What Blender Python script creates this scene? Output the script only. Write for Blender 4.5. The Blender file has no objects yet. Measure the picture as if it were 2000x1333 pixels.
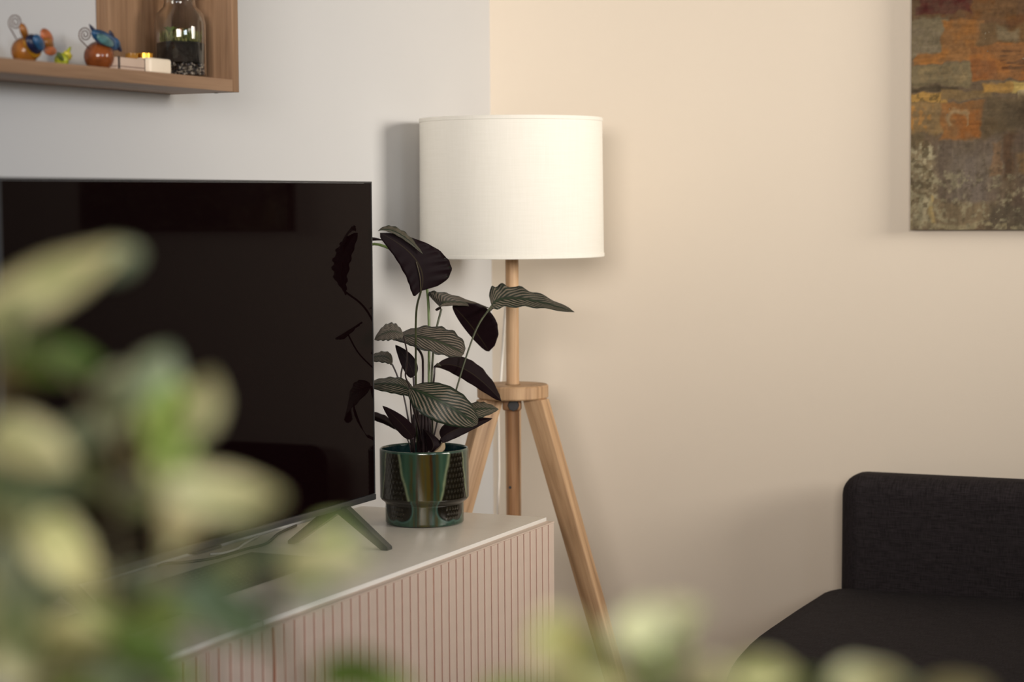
import bpy, bmesh, math, random
import numpy as np
from mathutils import Vector, Matrix
random.seed(7)
rng = np.random.default_rng(5)
S = bpy.context.scene
COL = S.collection
PI = math.pi

# ------------------------------------------------------------------ camera
F_PX = 4000.0
YAW, PITCH, ROLL = math.radians(24.141), math.radians(3.917), math.radians(0.420)
CAM = Vector((2.1602, -4.6974, 1.341))
fw = Vector((-math.sin(YAW)*math.cos(PITCH), math.cos(YAW)*math.cos(PITCH), -math.sin(PITCH)))
rt0 = Vector((math.cos(YAW), math.sin(YAW), 0)); dn0 = fw.cross(rt0)
rt = math.cos(ROLL)*rt0 + math.sin(ROLL)*dn0
dn = -math.sin(ROLL)*rt0 + math.cos(ROLL)*dn0
cd = bpy.data.cameras.new('camera'); cam = bpy.data.objects.new('camera', cd); COL.objects.link(cam)
R = Matrix((rt, -dn, -fw)).transposed()
cam.matrix_world = Matrix.Translation(CAM) @ R.to_4x4()
cd.sensor_width = 36; cd.lens = F_PX/2000*36
cd.clip_start = 0.05
cd.dof.use_dof = True; cd.dof.focus_distance = 4.15; cd.dof.aperture_fstop = 2.8; cd.dof.aperture_blades = 0
S.camera = cam

def P(x, y, d):
    "a point of the room, d metres ahead of the camera position, seen along a measured direction"
    return CAM + d*(fw + (x-1000)/F_PX*rt + (y-666.5)/F_PX*dn)
def onz(x, y, z):
    r = P(x, y, 1)-CAM; return CAM + r*((z-CAM.z)/r.z)
def onx(x, y, X):
    r = P(x, y, 1)-CAM; return CAM + r*((X-CAM.x)/r.x)

# ------------------------------------------------------------------ light
S.view_settings.view_transform = 'Standard'
S.view_settings.look = 'None'; S.view_settings.gamma = 1; S.view_settings.use_curve_mapping = False
S.view_settings.exposure = 0.0
w = bpy.data.worlds.new('sky'); S.world = w; w.use_nodes = True
w.node_tree.nodes['Background'].inputs[0].default_value = (0.75, 0.85, 1, 1)
w.node_tree.nodes['Background'].inputs[1].default_value = 0.6

def area(name, loc, target, sx, sy, power, color, spread=180):
    l = bpy.data.lights.new(name, 'AREA'); l.shape = 'RECTANGLE'; l.size = sx; l.size_y = sy
    l.energy = power; l.color = color; l.spread = math.radians(spread)
    o = bpy.data.objects.new(name, l); COL.objects.link(o)
    o.location = loc
    o.rotation_euler = (Vector(target)-Vector(loc)).to_track_quat('-Z', 'Y').to_euler()
    return o
area('window_daylight', (4.25, -1.15, 1.95), (0.2, -0.32, 1.42), 1.4, 1.05, 14.0, (1.0, 0.92, 0.81), 56)
area('rear_fill', (2.5, -6.0, 1.95), (0.45, 0.0, 1.85), 2.0, 0.9, 14.0, (1.0, 0.92, 0.84), 45)  # added fill from behind the camera, brightens the back wall
area('side_fill', (4.25, -4.35, 2.0), (1.0, -3.3, 1.1), 1.3, 0.55, 9.0, (0.80, 0.89, 1.0), 66)  # added cool fill, narrowed and aimed to brighten the near ivy

# ------------------------------------------------------------------ helpers
def wmat(o):
    m = o.matrix_basis.copy(); p = o.parent
    while p: m = p.matrix_basis @ m; p = p.parent
    return m
def place(o, M, parent):
    if parent:
        o.parent = parent
        o.matrix_basis = wmat(parent).inverted() @ M
    else:
        o.matrix_basis = M
def meta(o, label=None, cat=None, group=None, kind=None):
    if label: o['label'] = label
    if cat: o['category'] = cat
    if group: o['group'] = group
    if kind: o['kind'] = kind
    return o
def thing(name, label, cat, loc=(0, 0, 0), group=None):
    o = bpy.data.objects.new(name, None); COL.objects.link(o); o.location = loc
    o.empty_display_size = .05
    o.matrix_basis = Matrix.Translation(loc)
    return meta(o, label, cat, group)
def link(name, me, mats, parent, M=None):
    for m in (mats if isinstance(mats, (list, tuple)) else [mats]): me.materials.append(m)
    o = bpy.data.objects.new(name, me); COL.objects.link(o)
    place(o, M if M is not None else Matrix.Identity(4), parent)
    return o
def from_bm(name, bm, mats, parent=None, M=None, smooth=False, auto=None):
    me = bpy.data.meshes.new(name)
    bmesh.ops.recalc_face_normals(bm, faces=bm.faces)
    bm.to_mesh(me); bm.free()
    if smooth:
        me.polygons.foreach_set('use_smooth', [True]*len(me.polygons))
        if auto: me.set_sharp_from_angle(angle=math.radians(auto))
    return link(name, me, mats, parent, M)
def T(*v): return Matrix.Translation(Vector(v))
def box_bm(x0, x1, y0, y1, z0, z1, bev=0.0, seg=2, bm=None):
    b = bmesh.new()
    vs = [b.verts.new((x, y, z)) for x in (x0, x1) for y in (y0, y1) for z in (z0, z1)]
    for f in ((0, 1, 3, 2), (4, 6, 7, 5), (0, 4, 5, 1), (2, 3, 7, 6), (0, 2, 6, 4), (1, 5, 7, 3)):
        b.faces.new([vs[i] for i in f])
    bmesh.ops.recalc_face_normals(b, faces=b.faces)
    if bev: bmesh.ops.bevel(b, geom=b.edges[:], offset=bev, segments=seg, profile=.5, affect='EDGES')
    if bm is None: return b
    me = bpy.data.meshes.new('tmp'); b.to_mesh(me); b.free(); bm.from_mesh(me); bpy.data.meshes.remove(me)
    return bm
def box(name, x0, x1, y0, y1, z0, z1, mat, parent=None, bev=0.0015, seg=2):
    c = Vector(((x0+x1)/2, (y0+y1)/2, (z0+z1)/2))
    b = box_bm(x0-c.x, x1-c.x, y0-c.y, y1-c.y, z0-c.z, z1-c.z, bev, seg)
    return from_bm(name, b, mat, parent, Matrix.Translation(c), smooth=bev > 0, auto=35)
def lathe_bm(prof, n=64, cap=False, bm=None):
    b = bm or bmesh.new()
    rings = []
    for r, z in prof:
        if r < 1e-6: rings.append([b.verts.new((0, 0, z))])
        else: rings.append([b.verts.new((r*math.cos(2*PI*i/n), r*math.sin(2*PI*i/n), z)) for i in range(n)])
    for a, c in zip(rings, rings[1:]):
        for i in range(n):
            j = (i+1) % n
            if len(a) == 1 and len(c) == 1: continue
            if len(a) == 1: b.faces.new((a[0], c[j], c[i]))
            elif len(c) == 1: b.faces.new((a[i], a[j], c[0]))
            else: b.faces.new((a[i], a[j], c[j], c[i]))
    return b
def lathe(name, prof, mat, parent, M, n=64, auto=40):
    return from_bm(name, lathe_bm(prof, n), mat, parent, M, smooth=True, auto=auto)
def smooth_path(pts, n=8):
    pts = [Vector(p) for p in pts]
    if len(pts) < 3: return [pts[0].lerp(pts[-1], i/n) for i in range(n+1)]
    q = [pts[0]*2-pts[1]] + pts + [pts[-1]*2-pts[-2]]
    out = []
    for i in range(1, len(q)-2):
        for k in range(n):
            t = k/n; a, b, c, d = q[i-1:i+3]
            out.append(.5*((2*b)+(c-a)*t+(2*a-5*b+4*c-d)*t*t+(3*b-a-3*c+d)*t**3))
    out.append(pts[-1]); return out
def tube_bm(path, rad, n=8, bm=None, flat=1.0):
    b = bm or bmesh.new(); rings = []
    path = [Vector(p) for p in path]; N = len(path)
    up = None
    for i, p in enumerate(path):
        t = (path[min(i+1, N-1)]-path[max(i-1, 0)]).normalized()
        if up is None:
            up = Vector((0, 0, 1)) if abs(t.z) < .9 else Vector((1, 0, 0))
        s = t.cross(up).normalized(); up = s.cross(t).normalized()
        r = rad(i/(N-1)) if callable(rad) else rad
        rings.append([b.verts.new(p+r*(math.cos(2*PI*k/n)*s+flat*math.sin(2*PI*k/n)*up)) for k in range(n)])
    for a, c in zip(rings, rings[1:]):
        for k in range(n): b.faces.new((a[k], a[(k+1) % n], c[(k+1) % n], c[k]))
    b.faces.new(rings[0][::-1]); b.faces.new(rings[-1])
    return b
def tube(name, path, rad, mat, parent, n=8, base=None, flat=1.0):
    base = Vector(base) if base is not None else Vector(path[0])
    return from_bm(name, tube_bm([Vector(p)-base for p in path], rad, n, flat=flat), mat, parent, Matrix.Translation(base), smooth=True, auto=50)
def blob_bm(rx, ry, rz, n=20, m=12, power=1.0):
    prof = [(max(0, math.sin(PI*i/m))**power, -math.cos(PI*i/m)) for i in range(m+1)]
    prof[0] = (0, -1); prof[-1] = (0, 1)
    b = lathe_bm(prof, n)
    for v in b.verts: v.co = Vector((v.co.x*rx, v.co.y*ry, v.co.z*rz))
    return b

# ------------------------------------------------------------------ materials
class NT:
    def __init__(s, name):
        s.m = bpy.data.materials.new(name); s.m.use_nodes = True; s.t = s.m.node_tree; s.n = s.t.nodes
        s.b = s.n['Principled BSDF']
    def new(s, typ, **kw):
        n = s.n.new('ShaderNode'+typ)
        for k, v in kw.items(): setattr(n, k, v)
        return n
    def l(s, a, b): s.t.links.new(a, b)
    def set(s, **kw):
        names = dict(rough='Roughness', metal='Metallic', spec='Specular IOR Level', ior='IOR', trans='Transmission Weight',
                     coat='Coat Weight', sheen='Sheen Weight', coatr='Coat Roughness', sss='Subsurface Weight')
        for k, v in kw.items(): s.b.inputs[names[k]].default_value = v
        return s
    def col(s, c): s.b.inputs['Base Color'].default_value = (*c, 1); return s
    def coord(s, kind='Object', scale=(1, 1, 1), rot=(0, 0, 0)):
        tc = s.new('TexCoord'); mp = s.new('Mapping'); mp.inputs['Scale'].default_value = scale; mp.inputs['Rotation'].default_value = rot
        s.l(tc.outputs[kind], mp.inputs[0]); return mp.outputs[0]
    def noise(s, vec, scale=5, detail=4, rough=.5, dist=0):
        n = s.new('TexNoise'); n.inputs['Scale'].default_value = scale; n.inputs['Detail'].default_value = detail
        n.inputs['Roughness'].default_value = rough; n.inputs['Distortion'].default_value = dist
        s.l(vec, n.inputs['Vector']); return n.outputs['Fac']
    def ramp(s, fac, stops):
        r = s.new('ValToRGB'); e = r.color_ramp.elements
        while len(e) < len(stops): e.new(.5)
        for k, (p, c) in enumerate(stops): e[k].position = p; e[k].color = (*c, 1)
        s.l(fac, r.inputs[0]); return r.outputs[0]
    def math(s, op, a, b=None, c=None):
        n = s.new('Math', operation=op)
        for i, v in enumerate((a, b, c)):
            if v is None: continue
            if isinstance(v, (int, float)): n.inputs[i].default_value = v
            else: s.l(v, n.inputs[i])
        return n.outputs[0]
    def mix(s, f, a, b):
        n = s.new('Mix', data_type='RGBA')
        for i, v in ((0, f), (6, a), (7, b)):
            if isinstance(v, (int, float)): n.inputs[i].default_value = v
            elif isinstance(v, tuple): n.inputs[i].default_value = (*v, 1)
            else: s.l(v, n.inputs[i])
        return n.outputs[2]
    def base(s, c): s.l(c, s.b.inputs['Base Color']); return s
    def bump(s, h, strength=.2, dist=.001):
        b = s.new('Bump'); b.inputs['Strength'].default_value = strength; b.inputs['Distance'].default_value = dist
        s.l(h, b.inputs['Height']); s.l(b.outputs[0], s.b.inputs['Normal']); return s

def plain(name, c, rough=.5, var=.08, scale=30, spec=.5, metal=0, bumpd=0.0):
    m = NT(name); v = m.coord('Object'); n = m.noise(v, scale, 4)
    a = tuple(x*(1-var) for x in c); b = tuple(min(1, x*(1+var)) for x in c)
    m.base(m.ramp(n, [(.3, a), (.7, b)])); m.set(rough=rough, spec=spec, metal=metal)
    if bumpd: m.bump(n, .4, bumpd)
    return m.m
def wall_mat(name, c):
    m = NT(name); v = m.coord('Object')
    n = m.noise(v, 1.3, 3); n2 = m.noise(v, 260, 3)
    m.base(m.ramp(n, [(.3, tuple(x*.985 for x in c)), (.7, tuple(min(1, x*1.015) for x in c))]))
    m.set(rough=.9, spec=.15); m.bump(n2, .25, .0006); return m.m
def wood_mat(name, c1, c2, c3, grain=1.0, rough=.5, axis=2):
    m = NT(name)
    sc = [9, 9, 9]; sc[axis] = .55
    v = m.coord('Object', tuple(sc)); n1 = m.noise(v, 3.2*grain, 5, .55, .9)
    sc2 = [90, 90, 90]; sc2[axis] = 2.2
    v2 = m.coord('Object', tuple(sc2)); n2 = m.noise(v2, 2.4*grain, 4, .6)
    c = m.ramp(n1, [(.28, c3), (.46, c2), (.62, c1)])
    f = m.ramp(n2, [(.35, (0, 0, 0)), (.65, (1, 1, 1))])
    mixn = m.new('Mix', data_type='RGBA', blend_type='MULTIPLY'); mixn.inputs[0].default_value = .38
    m.l(c, mixn.inputs[6]); m.l(m.ramp(n2, [(.3, (.62, .55, .48)), (.55, (1, 1, 1))]), mixn.inputs[7])
    m.base(mixn.outputs[2]); m.set(rough=rough, spec=.35); m.bump(n2, .15, .0004)
    return m.m
def fabric_mat(name, c, sc=900, var=.35, rough=.95, bumpd=.0006, sheen=.0):
    m = NT(name)
    a = m.noise(m.coord('Object', (1, .06, .06)), sc, 2); b = m.noise(m.coord('Object', (.06, 1, 1)), sc, 2)
    s = m.math('ADD', a, b); s = m.math('MULTIPLY', s, .5)
    m.base(m.ramp(s, [(.38, tuple(x*(1-var) for x in c)), (.62, tuple(min(1, x*(1+var)) for x in c))]))
    m.set(rough=rough, spec=.15, sheen=sheen); m.bump(s, .5, bumpd); return m.m

M_back = wall_mat('beige_paint', (.82, .728, .612))
M_left = wall_mat('pale_grey_paint', (.572, .572, .575))
M_ceil = wall_mat('ceiling_paint', (.62, .60, .56))
M_room = wall_mat('taupe_paint', (.30, .27, .24))
M_floor = wood_mat('oak_floor', (.20, .13, .075), (.17, .105, .06), (.12, .075, .04), axis=1)
M_white = plain('white_lacquer', (.74, .69, .61), .35, .02)
M_edge = plain('glossy_white_lit_edge', (.86, .84, .80), .25, .01)
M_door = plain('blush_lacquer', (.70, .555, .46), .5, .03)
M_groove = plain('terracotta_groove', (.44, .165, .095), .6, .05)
M_ash = wood_mat('ash_wood', (.58, .385, .225), (.46, .285, .155), (.25, .14, .07), 1.2)
M_ash_dk = wood_mat('ash_wood_tube', (.45, .255, .13), (.38, .20, .095), (.26, .13, .058), 1.2)
M_oak = wood_mat('oak_veneer', (.36, .215, .125), (.30, .175, .10), (.23, .13, .07), 1.2, axis=1)
M_oakz = wood_mat('oak_veneer_upright', (.33, .195, .11), (.27, .155, .085), (.20, .11, .06), 1.2, axis=2)
M_black = plain('black_plastic', (.012, .012, .013), .35, .1)
M_bezel = plain('dark_grey_metal', (.03, .031, .034), .35, .1, spec=.4)
M_knob = plain('black_rubber', (.01, .01, .012), .5, .1)
M_cordw = plain('white_cord', (.90, .87, .82), .45, .02)
M_cordb = plain('black_cord', (.015, .014, .014), .5, .1)
M_sofa = fabric_mat('charcoal_weave', (.0235, .0195, .0215), 700, .45)
M_soil = plain('dark_soil', (.02, .015, .012), .95, .5, 120, bumpd=.004)
M_petiole = plain('green_petiole', (.045, .052, .022), .45, .3, 60)
M_petdark = plain('plum_petiole', (.022, .012, .014), .4, .3, 60)
# tv glass
g = NT('screen_glass'); g.col((.0040, .0012, .0016)); g.set(rough=.035, ior=1.125, spec=.5); M_screen = g.m
# shade linen
m = NT('shade_linen')
a = m.noise(m.coord('Object', (1, 1, .03)), 500, 2); b = m.noise(m.coord('Object', (.03, .03, 1)), 500, 2)
s_ = m.math('MULTIPLY', m.math('ADD', a, b), .5)
m.base(m.ramp(s_, [(.35, (.80, .775, .705)), (.65, (.84, .815, .75))])); m.set(rough=.9, spec=.1); m.bump(s_, .2, .0003); M_shade = m.m
M_shade_in = plain('shade_lining', (.85, .82, .76), .8, .02)
# glass
m = NT('clear_glass'); m.col((.97, .98, .97)); m.set(rough=.01, ior=1.45, trans=1.0); M_glass = m.m

# ------------------------------------------------------------------ room shell
RX, RY, RZ = 4.4, -6.2, 2.6
def struct(name, x0, x1, y0, y1, z0, z1, mat, bev=0):
    o = box(name, x0, x1, y0, y1, z0, z1, mat, None, bev); o['kind'] = 'structure'; return o
struct('floor', -.1, RX+.1, RY-.1, .1, -.1, 0, M_floor)
struct('ceiling', -.1, RX+.1, RY-.1, .1, RZ, RZ+.1, M_ceil)
struct('wall_left', -.1, 0, RY, 0, 0, RZ, M_left)
struct('wall_back', -.1, RX+.1, 0, .1, 0, RZ, M_back)
def wall_with_windows(name, axis, pos, thick, lo, hi, wins, mat):
    bm = bmesh.new()
    def seg(a0, a1, z0, z1):
        if axis == 'x': box_bm(pos, pos+thick, a0, a1, z0, z1, 0, bm=bm)
        else: box_bm(a0, a1, pos-thick, pos, z0, z1, 0, bm=bm)
    cur = lo
    for a0, a1, z0, z1 in sorted(wins):
        seg(cur, a0, 0, RZ); seg(a0, a1, 0, z0); seg(a0, a1, z1, RZ); cur = a1
    seg(cur, hi, 0, RZ)
    o = from_bm(name, bm, mat); o['kind'] = 'structure'
wall_with_windows('wall_right', 'x', RX, .1, RY, 0, [(-1.9, -.4, 1.4, 2.5), (-5.1, -3.6, 1.6, 2.4)], M_room)
wall_with_windows('wall_front', 'y', RY, .1, -.1, RX+.1, [(1.45, 3.55, 1.4, 2.5)], M_room)
def window(name, axis, a0, a1, z0, z1):
    bm = bmesh.new(); q = .05
    def bar(b0, b1, c0, c1):
        if axis == 'x': box_bm(RX+.02, RX+.08, b0, b1, c0, c1, 0, bm=bm)
        else: box_bm(b0, b1, RY-.08, RY-.02, c0, c1, 0, bm=bm)
    bar(a0, a1, z0, z0+q); bar(a0, a1, z1-q, z1); bar(a0, a0+q, z0, z1); bar(a1-q, a1, z0, z1)
    bar((a0+a1)/2-.03, (a0+a1)/2+.03, z0, z1)
    o = from_bm(name, bm, M_edge); o['kind'] = 'structure'
window('window_1', 'x', -1.9, -.4, 1.4, 2.5)
window('window_2', 'x', -5.1, -3.6, 1.6, 2.4)
window('window_3', 'y', 1.45, 3.55, 1.4, 2.5)
struct('baseboard_back', 0.012, RX, -.012, 0, 0, .07, M_edge)
struct('baseboard_left', 0, .012, RY, 0, 0, .07, M_edge)

# ------------------------------------------------------------------ sideboards
CZ = .674
def sideboard(y1, y0, label, group):
    t = thing('sideboard', label, 'sideboard', (.25, (y0+y1)/2, 0), group)
    gp = .0015
    box('top_panel', .03, .47, y0+gp, y1-gp, CZ-.012, CZ, M_white, t, .0008)
    box('top_edge', .4695, .4715, y0+gp, y1-gp, CZ-.012, CZ+.0002, M_edge, t, .0006)  # whiter than the top: light catching this front edge is put into its colour
    box('side_panel', .03, .468, y1-.018, y1-gp, .12, CZ-.0125, M_white, t, .0008)
    box('side_panel', .03, .468, y0+gp, y0+.018, .12, CZ-.0125, M_white, t, .0008)
    box('bottom_panel', .03, .468, y0+.019, y1-.019, .12, .138, M_white, t, .0008)
    box('back_panel', .031, .038, y0+.019, y1-.019, .14, CZ-.013, M_white, t, 0)
    for x in (.07, .42):
        for y in (y0+.06, y1-.06):
            lathe('leg', [(0, 0), (.014, 0), (.02, .12), (0, .12)], M_black, t, T(x, y, 0), 16)
    mid = (y0+y1)/2
    for a, b in ((mid+.0004, y1-gp), (y0+gp, mid-.0004)):
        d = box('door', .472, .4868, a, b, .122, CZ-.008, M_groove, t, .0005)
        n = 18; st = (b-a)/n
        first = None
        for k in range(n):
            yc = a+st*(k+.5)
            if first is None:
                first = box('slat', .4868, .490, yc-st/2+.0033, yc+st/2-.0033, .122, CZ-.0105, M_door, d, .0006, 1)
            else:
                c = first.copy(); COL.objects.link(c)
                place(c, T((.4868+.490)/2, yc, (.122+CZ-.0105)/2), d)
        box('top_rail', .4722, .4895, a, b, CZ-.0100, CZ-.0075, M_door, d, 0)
    return t
sideboard(-.757, -1.906, 'pale sideboard with ribbed blush doors, under the green plant pot', None)
sideboard(-1.908, -3.057, 'ribbed-door sideboard farthest from the tripod lamp, behind the blurred leaves', None)

# ------------------------------------------------------------------ television
ty0, ty1, tz0, tz1 = -2.262, -1.107, .748, 1.381
tv = thing('television', 'black flat screen television on splayed metal feet', 'television', (.24, (ty0+ty1)/2, CZ))
box('back_housing', .215, .238, ty0+.01, ty1-.01, tz0+.012, tz1-.008, M_black, tv, .004)
box('screen', .240, .2492, ty0+.004, ty1-.0035, tz0+.0125, tz1-.0035, M_screen, tv, .0004, 1)
box('bottom_bezel', .237, .252, ty0, ty1, tz0, tz0+.012, M_bezel, tv, .0015)
fr = bmesh.new()
box_bm(.234, .2500, ty1-.003, ty1, tz0+.0125, tz1, 0, bm=fr); box_bm(.234, .2500, ty0, ty0+.003, tz0+.0125, tz1, 0, bm=fr)
box_bm(.234, .2500, ty0+.003, ty1-.003, tz1-.003, tz1, 0, bm=fr)
from_bm('frame', fr, M_bezel, tv)
box('back_cover', .185, .214, ty0+.12, ty1-.12, tz0+.04, tz0+.38, M_black, tv, .006)
box('sensor_housing', .236, .2535, -1.765, -1.683, tz0-.006, tz0-.0003, M_bezel, tv, .0015)
for yy in (-1.243, ty0+.14):
    bm = bmesh.new()
    for xt in (.352, .132):
        top = Vector((.243, yy, tz0+.004)); tip = Vector((xt, yy, CZ+.0022)); d = 1 if xt > .243 else -1
        vs = []
        for yo in (-.0095, .0095):
            vs.append([bm.verts.new(top+Vector((d*.0, yo, 0))), bm.verts.new(top+Vector((d*.020, yo, 0))),
                       bm.verts.new(tip+Vector((0, yo, .004))), bm.verts.new(tip+Vector((0, yo, -.002))), bm.verts.new(tip+Vector((-d*.014, yo, -.002))), bm.verts.new(top+Vector((0, yo, -.012)))])
        a, b = vs
        bm.faces.new(a); bm.faces.new(b[::-1])
        for k in range(6): bm.faces.new((a[k], a[(k+1) % 6], b[(k+1) % 6], b[k]))
    from_bm('stand_foot', bm, M_bezel, tv)

# cables lying on the sideboard behind the TV foot
def ground_cable(name, pix, r, mat, label):
    pts = [onz(x, y, CZ+r) for x, y in pix]
    for p in pts: p.x = max(p.x, .04)
    o = tube(name, smooth_path(pts, 8), r, mat, None, 8)
    return meta(o, label, 'cable')
ground_cable('power_cable', [(566, 1026), (545, 1042), (520, 1062), (480, 1073), (420, 1090), (360, 1099), (320, 1101), (285, 1104)], .0026, M_cordb,
             'black cable curving over the sideboard top under the television')
ground_cable('signal_cable', [(492, 1048), (478, 1062), (460, 1074), (435, 1081), (410, 1083)], .0028, plain('grey_cord', (.42, .40, .38), .5), 'short light grey cable behind the television, next to the black one')

# black perforated set-top box under the TV
bx = thing('media_box', 'black flat perforated media box lying in front of the television on the sideboard', 'media box', (.22, -1.66, CZ))
box('casing', .138, .306, -1.895, -1.400, CZ+.001, CZ+.0085, M_black, bx, .002)
bm = bmesh.new()
for i in range(10):
    for j in range(30):
        x = .15+i*.016; y = -1.88+j*.0158
        box_bm(x, x+.004, y, y+.003, CZ+.0085, CZ+.0092, 0, bm=bm)
o = from_bm('vent_perforation', bm, plain('vent_grey', (.09, .08, .07), .5), bx); o['kind'] = 'stuff'
bx = thing('low_box', 'dark low box at the far left of the sideboard behind the blurred leaves', 'box', (.24, -2.0, CZ))
box('casing', .185, .330, -2.10, -1.925, CZ+.0005, CZ+.012, M_black, bx, .002)
box('lid', .195, .32, -2.085, -1.94, CZ+.012, CZ+.013, M_bezel, bx, .0003, 1)

# ------------------------------------------------------------------ floor lamp
LX, LY = .243, -.417
lamp = thing('floor_lamp', 'tripod floor lamp with ash wood legs and white drum shade', 'floor lamp', (LX, LY, 0))
lathe('pole', [(0, .45), (.0145, .45), (.0147, .452), (.0147, .887)], M_ash_dk, lamp, T(LX, LY, 0), 32)
lathe('upper_pole', [(.0150, .9205), (.0150, 1.372), (.0145, 1.374), (0, 1.374)], M_ash, lamp, T(LX, LY, 0), 32)
lathe('hub_disc', [(0, .889), (.079, .889), (.082, .892), (.082, .917), (.079, .920), (.0185, .920), (.018, .915)], M_ash, lamp, T(LX, LY, 0), 72)
toc = (Vector((CAM.x, CAM.y, 0))-Vector((LX, LY, 0))).normalized()
ang = math.atan2(toc.y, toc.x)
Mc = T(LX, LY, 0) @ Matrix.Rotation(ang, 4, 'Z')
b = box_bm(-.018, .031, -.024, .020, .862, .8885, .006, 3)
cl = from_bm('clamp_block', b, M_ash_dk, lamp, Mc, True, 40)
b = lathe_bm([(0, 0), (.0125, 0), (.0135, .002), (.0135, .008), (.012, .0105), (0, .0105)], 8)
kb = from_bm('clamp_knob', b, M_knob, cl, Mc @ T(.031, 0.001, .875) @ Matrix.Rotation(PI/2, 4, 'Y'), True, 30)
b = lathe_bm([(0, 0), (.0032, 0), (.0032, .001), (0, .001)], 12)
from_bm('peg_hole', b, M_knob, lamp, Mc @ T(.0138, -.008, .683) @ Matrix.Rotation(PI/2, 4, 'Y'), True, 30)
# legs: one hidden behind the pole, the two others 120 degrees around
away = ang+PI
for k in range(3):
    A = away+k*2*PI/3
    d = Vector((math.cos(A), math.sin(A), 0)); L0 = .889
    top = Vector((LX, LY, L0))+d*.060; bot = Vector((LX, LY, 0))+d*.345
    zax = (top-bot).normalized(); yax = Vector((-math.sin(A), math.cos(A), 0)); xax = yax.cross(zax)
    Mr = Matrix((xax, yax, zax)).transposed().to_4x4(); Mr.translation = bot
    Ln = (top-bot).length
    b = box_bm(-.024, .024, -.0185, .0185, 0, Ln, 0)
    for v in b.verts:       # mitre the ends horizontally, taper a little
        zt = .889 if v.co.z > Ln/2 else 0
        if zt == 0: v.co.x *= .8; v.co.y *= .85
        wz = (Mr @ v.co).z; v.co.z += (zt-wz)/zax.z
    bmesh.ops.bevel(b, geom=b.edges[:], offset=.0022, segments=2, profile=.5, affect='EDGES')
    from_bm('leg', b, M_ash, lamp, Mr, True, 35)
# shade
r0, r1, z0, z1 = .2100, .2075, 1.2135, 1.528
lathe('shade', [(r0-.0012, z0+.001), (r0, z0), (r0+.0006, z0+.002), (r1+.0006, z1-.002), (r1, z1), (r1-.0012, z1-.001), (r1-.0014, z1-.003), (r0-.0014, z0+.003), (r0-.0012, z0+.001)],
      M_shade, lamp, T(LX, LY, 0), 160, 60)
for (zz, rr) in ((z0+.004, r0+.001), (z1-.004, r1+.001)):
    lathe('trim_band', [(rr-.0002, zz-.0045), (rr+.0008, zz-.0035), (rr+.0008, zz+.0035), (rr-.0002, zz+.0045)], M_shade, lamp, T(LX, LY, 0), 160)
sp = bmesh.new()
for k in range(3):
    A = k*2*PI/3+.4; e = Vector((math.cos(A), math.sin(A), 0))
    tube_bm([e*.016+Vector((0, 0, 1.385)), e*.10+Vector((0, 0, 1.385)), e*(r0-.004)+Vector((0, 0, 1.40))], .0016, 6, sp)
from_bm('shade_spider', sp, M_edge, lamp, T(LX, LY, 0))
lathe('lamp_holder', [(0, 1.374), (.019, 1.374), (.019, 1.415), (.017, 1.42), (0, 1.42)], M_edge, lamp, T(LX, LY, 0), 24)
lathe('bulb', [(.013, 1.42), (.014, 1.435), (.024, 1.455), (.029, 1.475), (.026, 1.495), (.014, 1.508), (0, 1.511)], M_shade_in, lamp, T(LX, LY, 0), 24)
dd = 4.93
tube('cord', smooth_path([P(993, 520, dd-.20), P(987, 600, dd-.1), P(982, 680, dd), P(978, 745, dd), P(973.5, 800, dd), P(974, 860, dd), P(974.5, 930, dd), P(972, 1010, dd), P(974, 1120, dd+.01), P(972, 1300, dd+.02), P(974, 1495, dd+.03), P(965, 1520, dd+.05)], 6), .0030, M_cordw, lamp, 8)

# ------------------------------------------------------------------ sofa
so = thing('sofa', 'charcoal fabric sofa with low rounded backrest against the beige wall', 'sofa', (1.75, -.55, 0))
b = box_bm(.940, 2.62, -.165, -.035, .20, .712, .048, 6)
for v in b.verts:
    v.co.x += -.012*max(0, (.45-v.co.z))
from_bm('backrest', b, M_sofa, so, None, True, 80)
# seat cushion: a slab with a sweeping rounded front corner
def seat_outline(off=0):
    pts = []
    x0, y0, y1, x1 = .905-off, -.150, -1.37-off, 2.62+off
    pts.append((x0+.035, y0)); pts.append((x0+.012, y0-.012)); pts.append((x0, y0-.04))
    pts.append((x0-.002, -.40)); pts.append((x0, -.62))
    rx, ry = .30, .75
    for k in range(1, 15):
        a = PI+k*(PI/2)/14
        pts.append((x0+rx+rx*math.cos(a), y1+ry+ry*math.sin(a)))
    pts.append((x1, y1)); pts.append((x1, y0))
    return pts
def slab(name, outf, levels, mat, parent):
    bm = bmesh.new(); rings = []
    for z, off in levels: rings.append([bm.verts.new((x, y, z)) for x, y in outf(off)])
    n = len(rings[0])
    for a, c in zip(rings, rings[1:]):
        for i in range(n): bm.faces.new((a[i], a[(i+1) % n], c[(i+1) % n], c[i]))
    bm.faces.new(rings[0][::-1]); bm.faces.new(rings[-1])
    return from_bm(name, bm, mat, parent, None, True, 50)
slab('seat', seat_outline, [(.300, -.02), (.305, -.006), (.32, 0), (.415, 0), (.432, -.004), (.443, -.012), (.449, -.026), (.452, -.05)], M_sofa, so)
slab('base_frame', seat_outline, [(.13, -.03), (.135, -.025), (.295, -.025), (.299, -.03)], M_sofa, so)
for x, y in ((1.02, -.25), (1.28, -1.05), (2.5, -.25), (2.5, -1.2)):
    lathe('leg', [(0, 0), (.016, 0), (.022, .129), (0, .129)], M_black, so, T(x, y, 0), 16)

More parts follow.
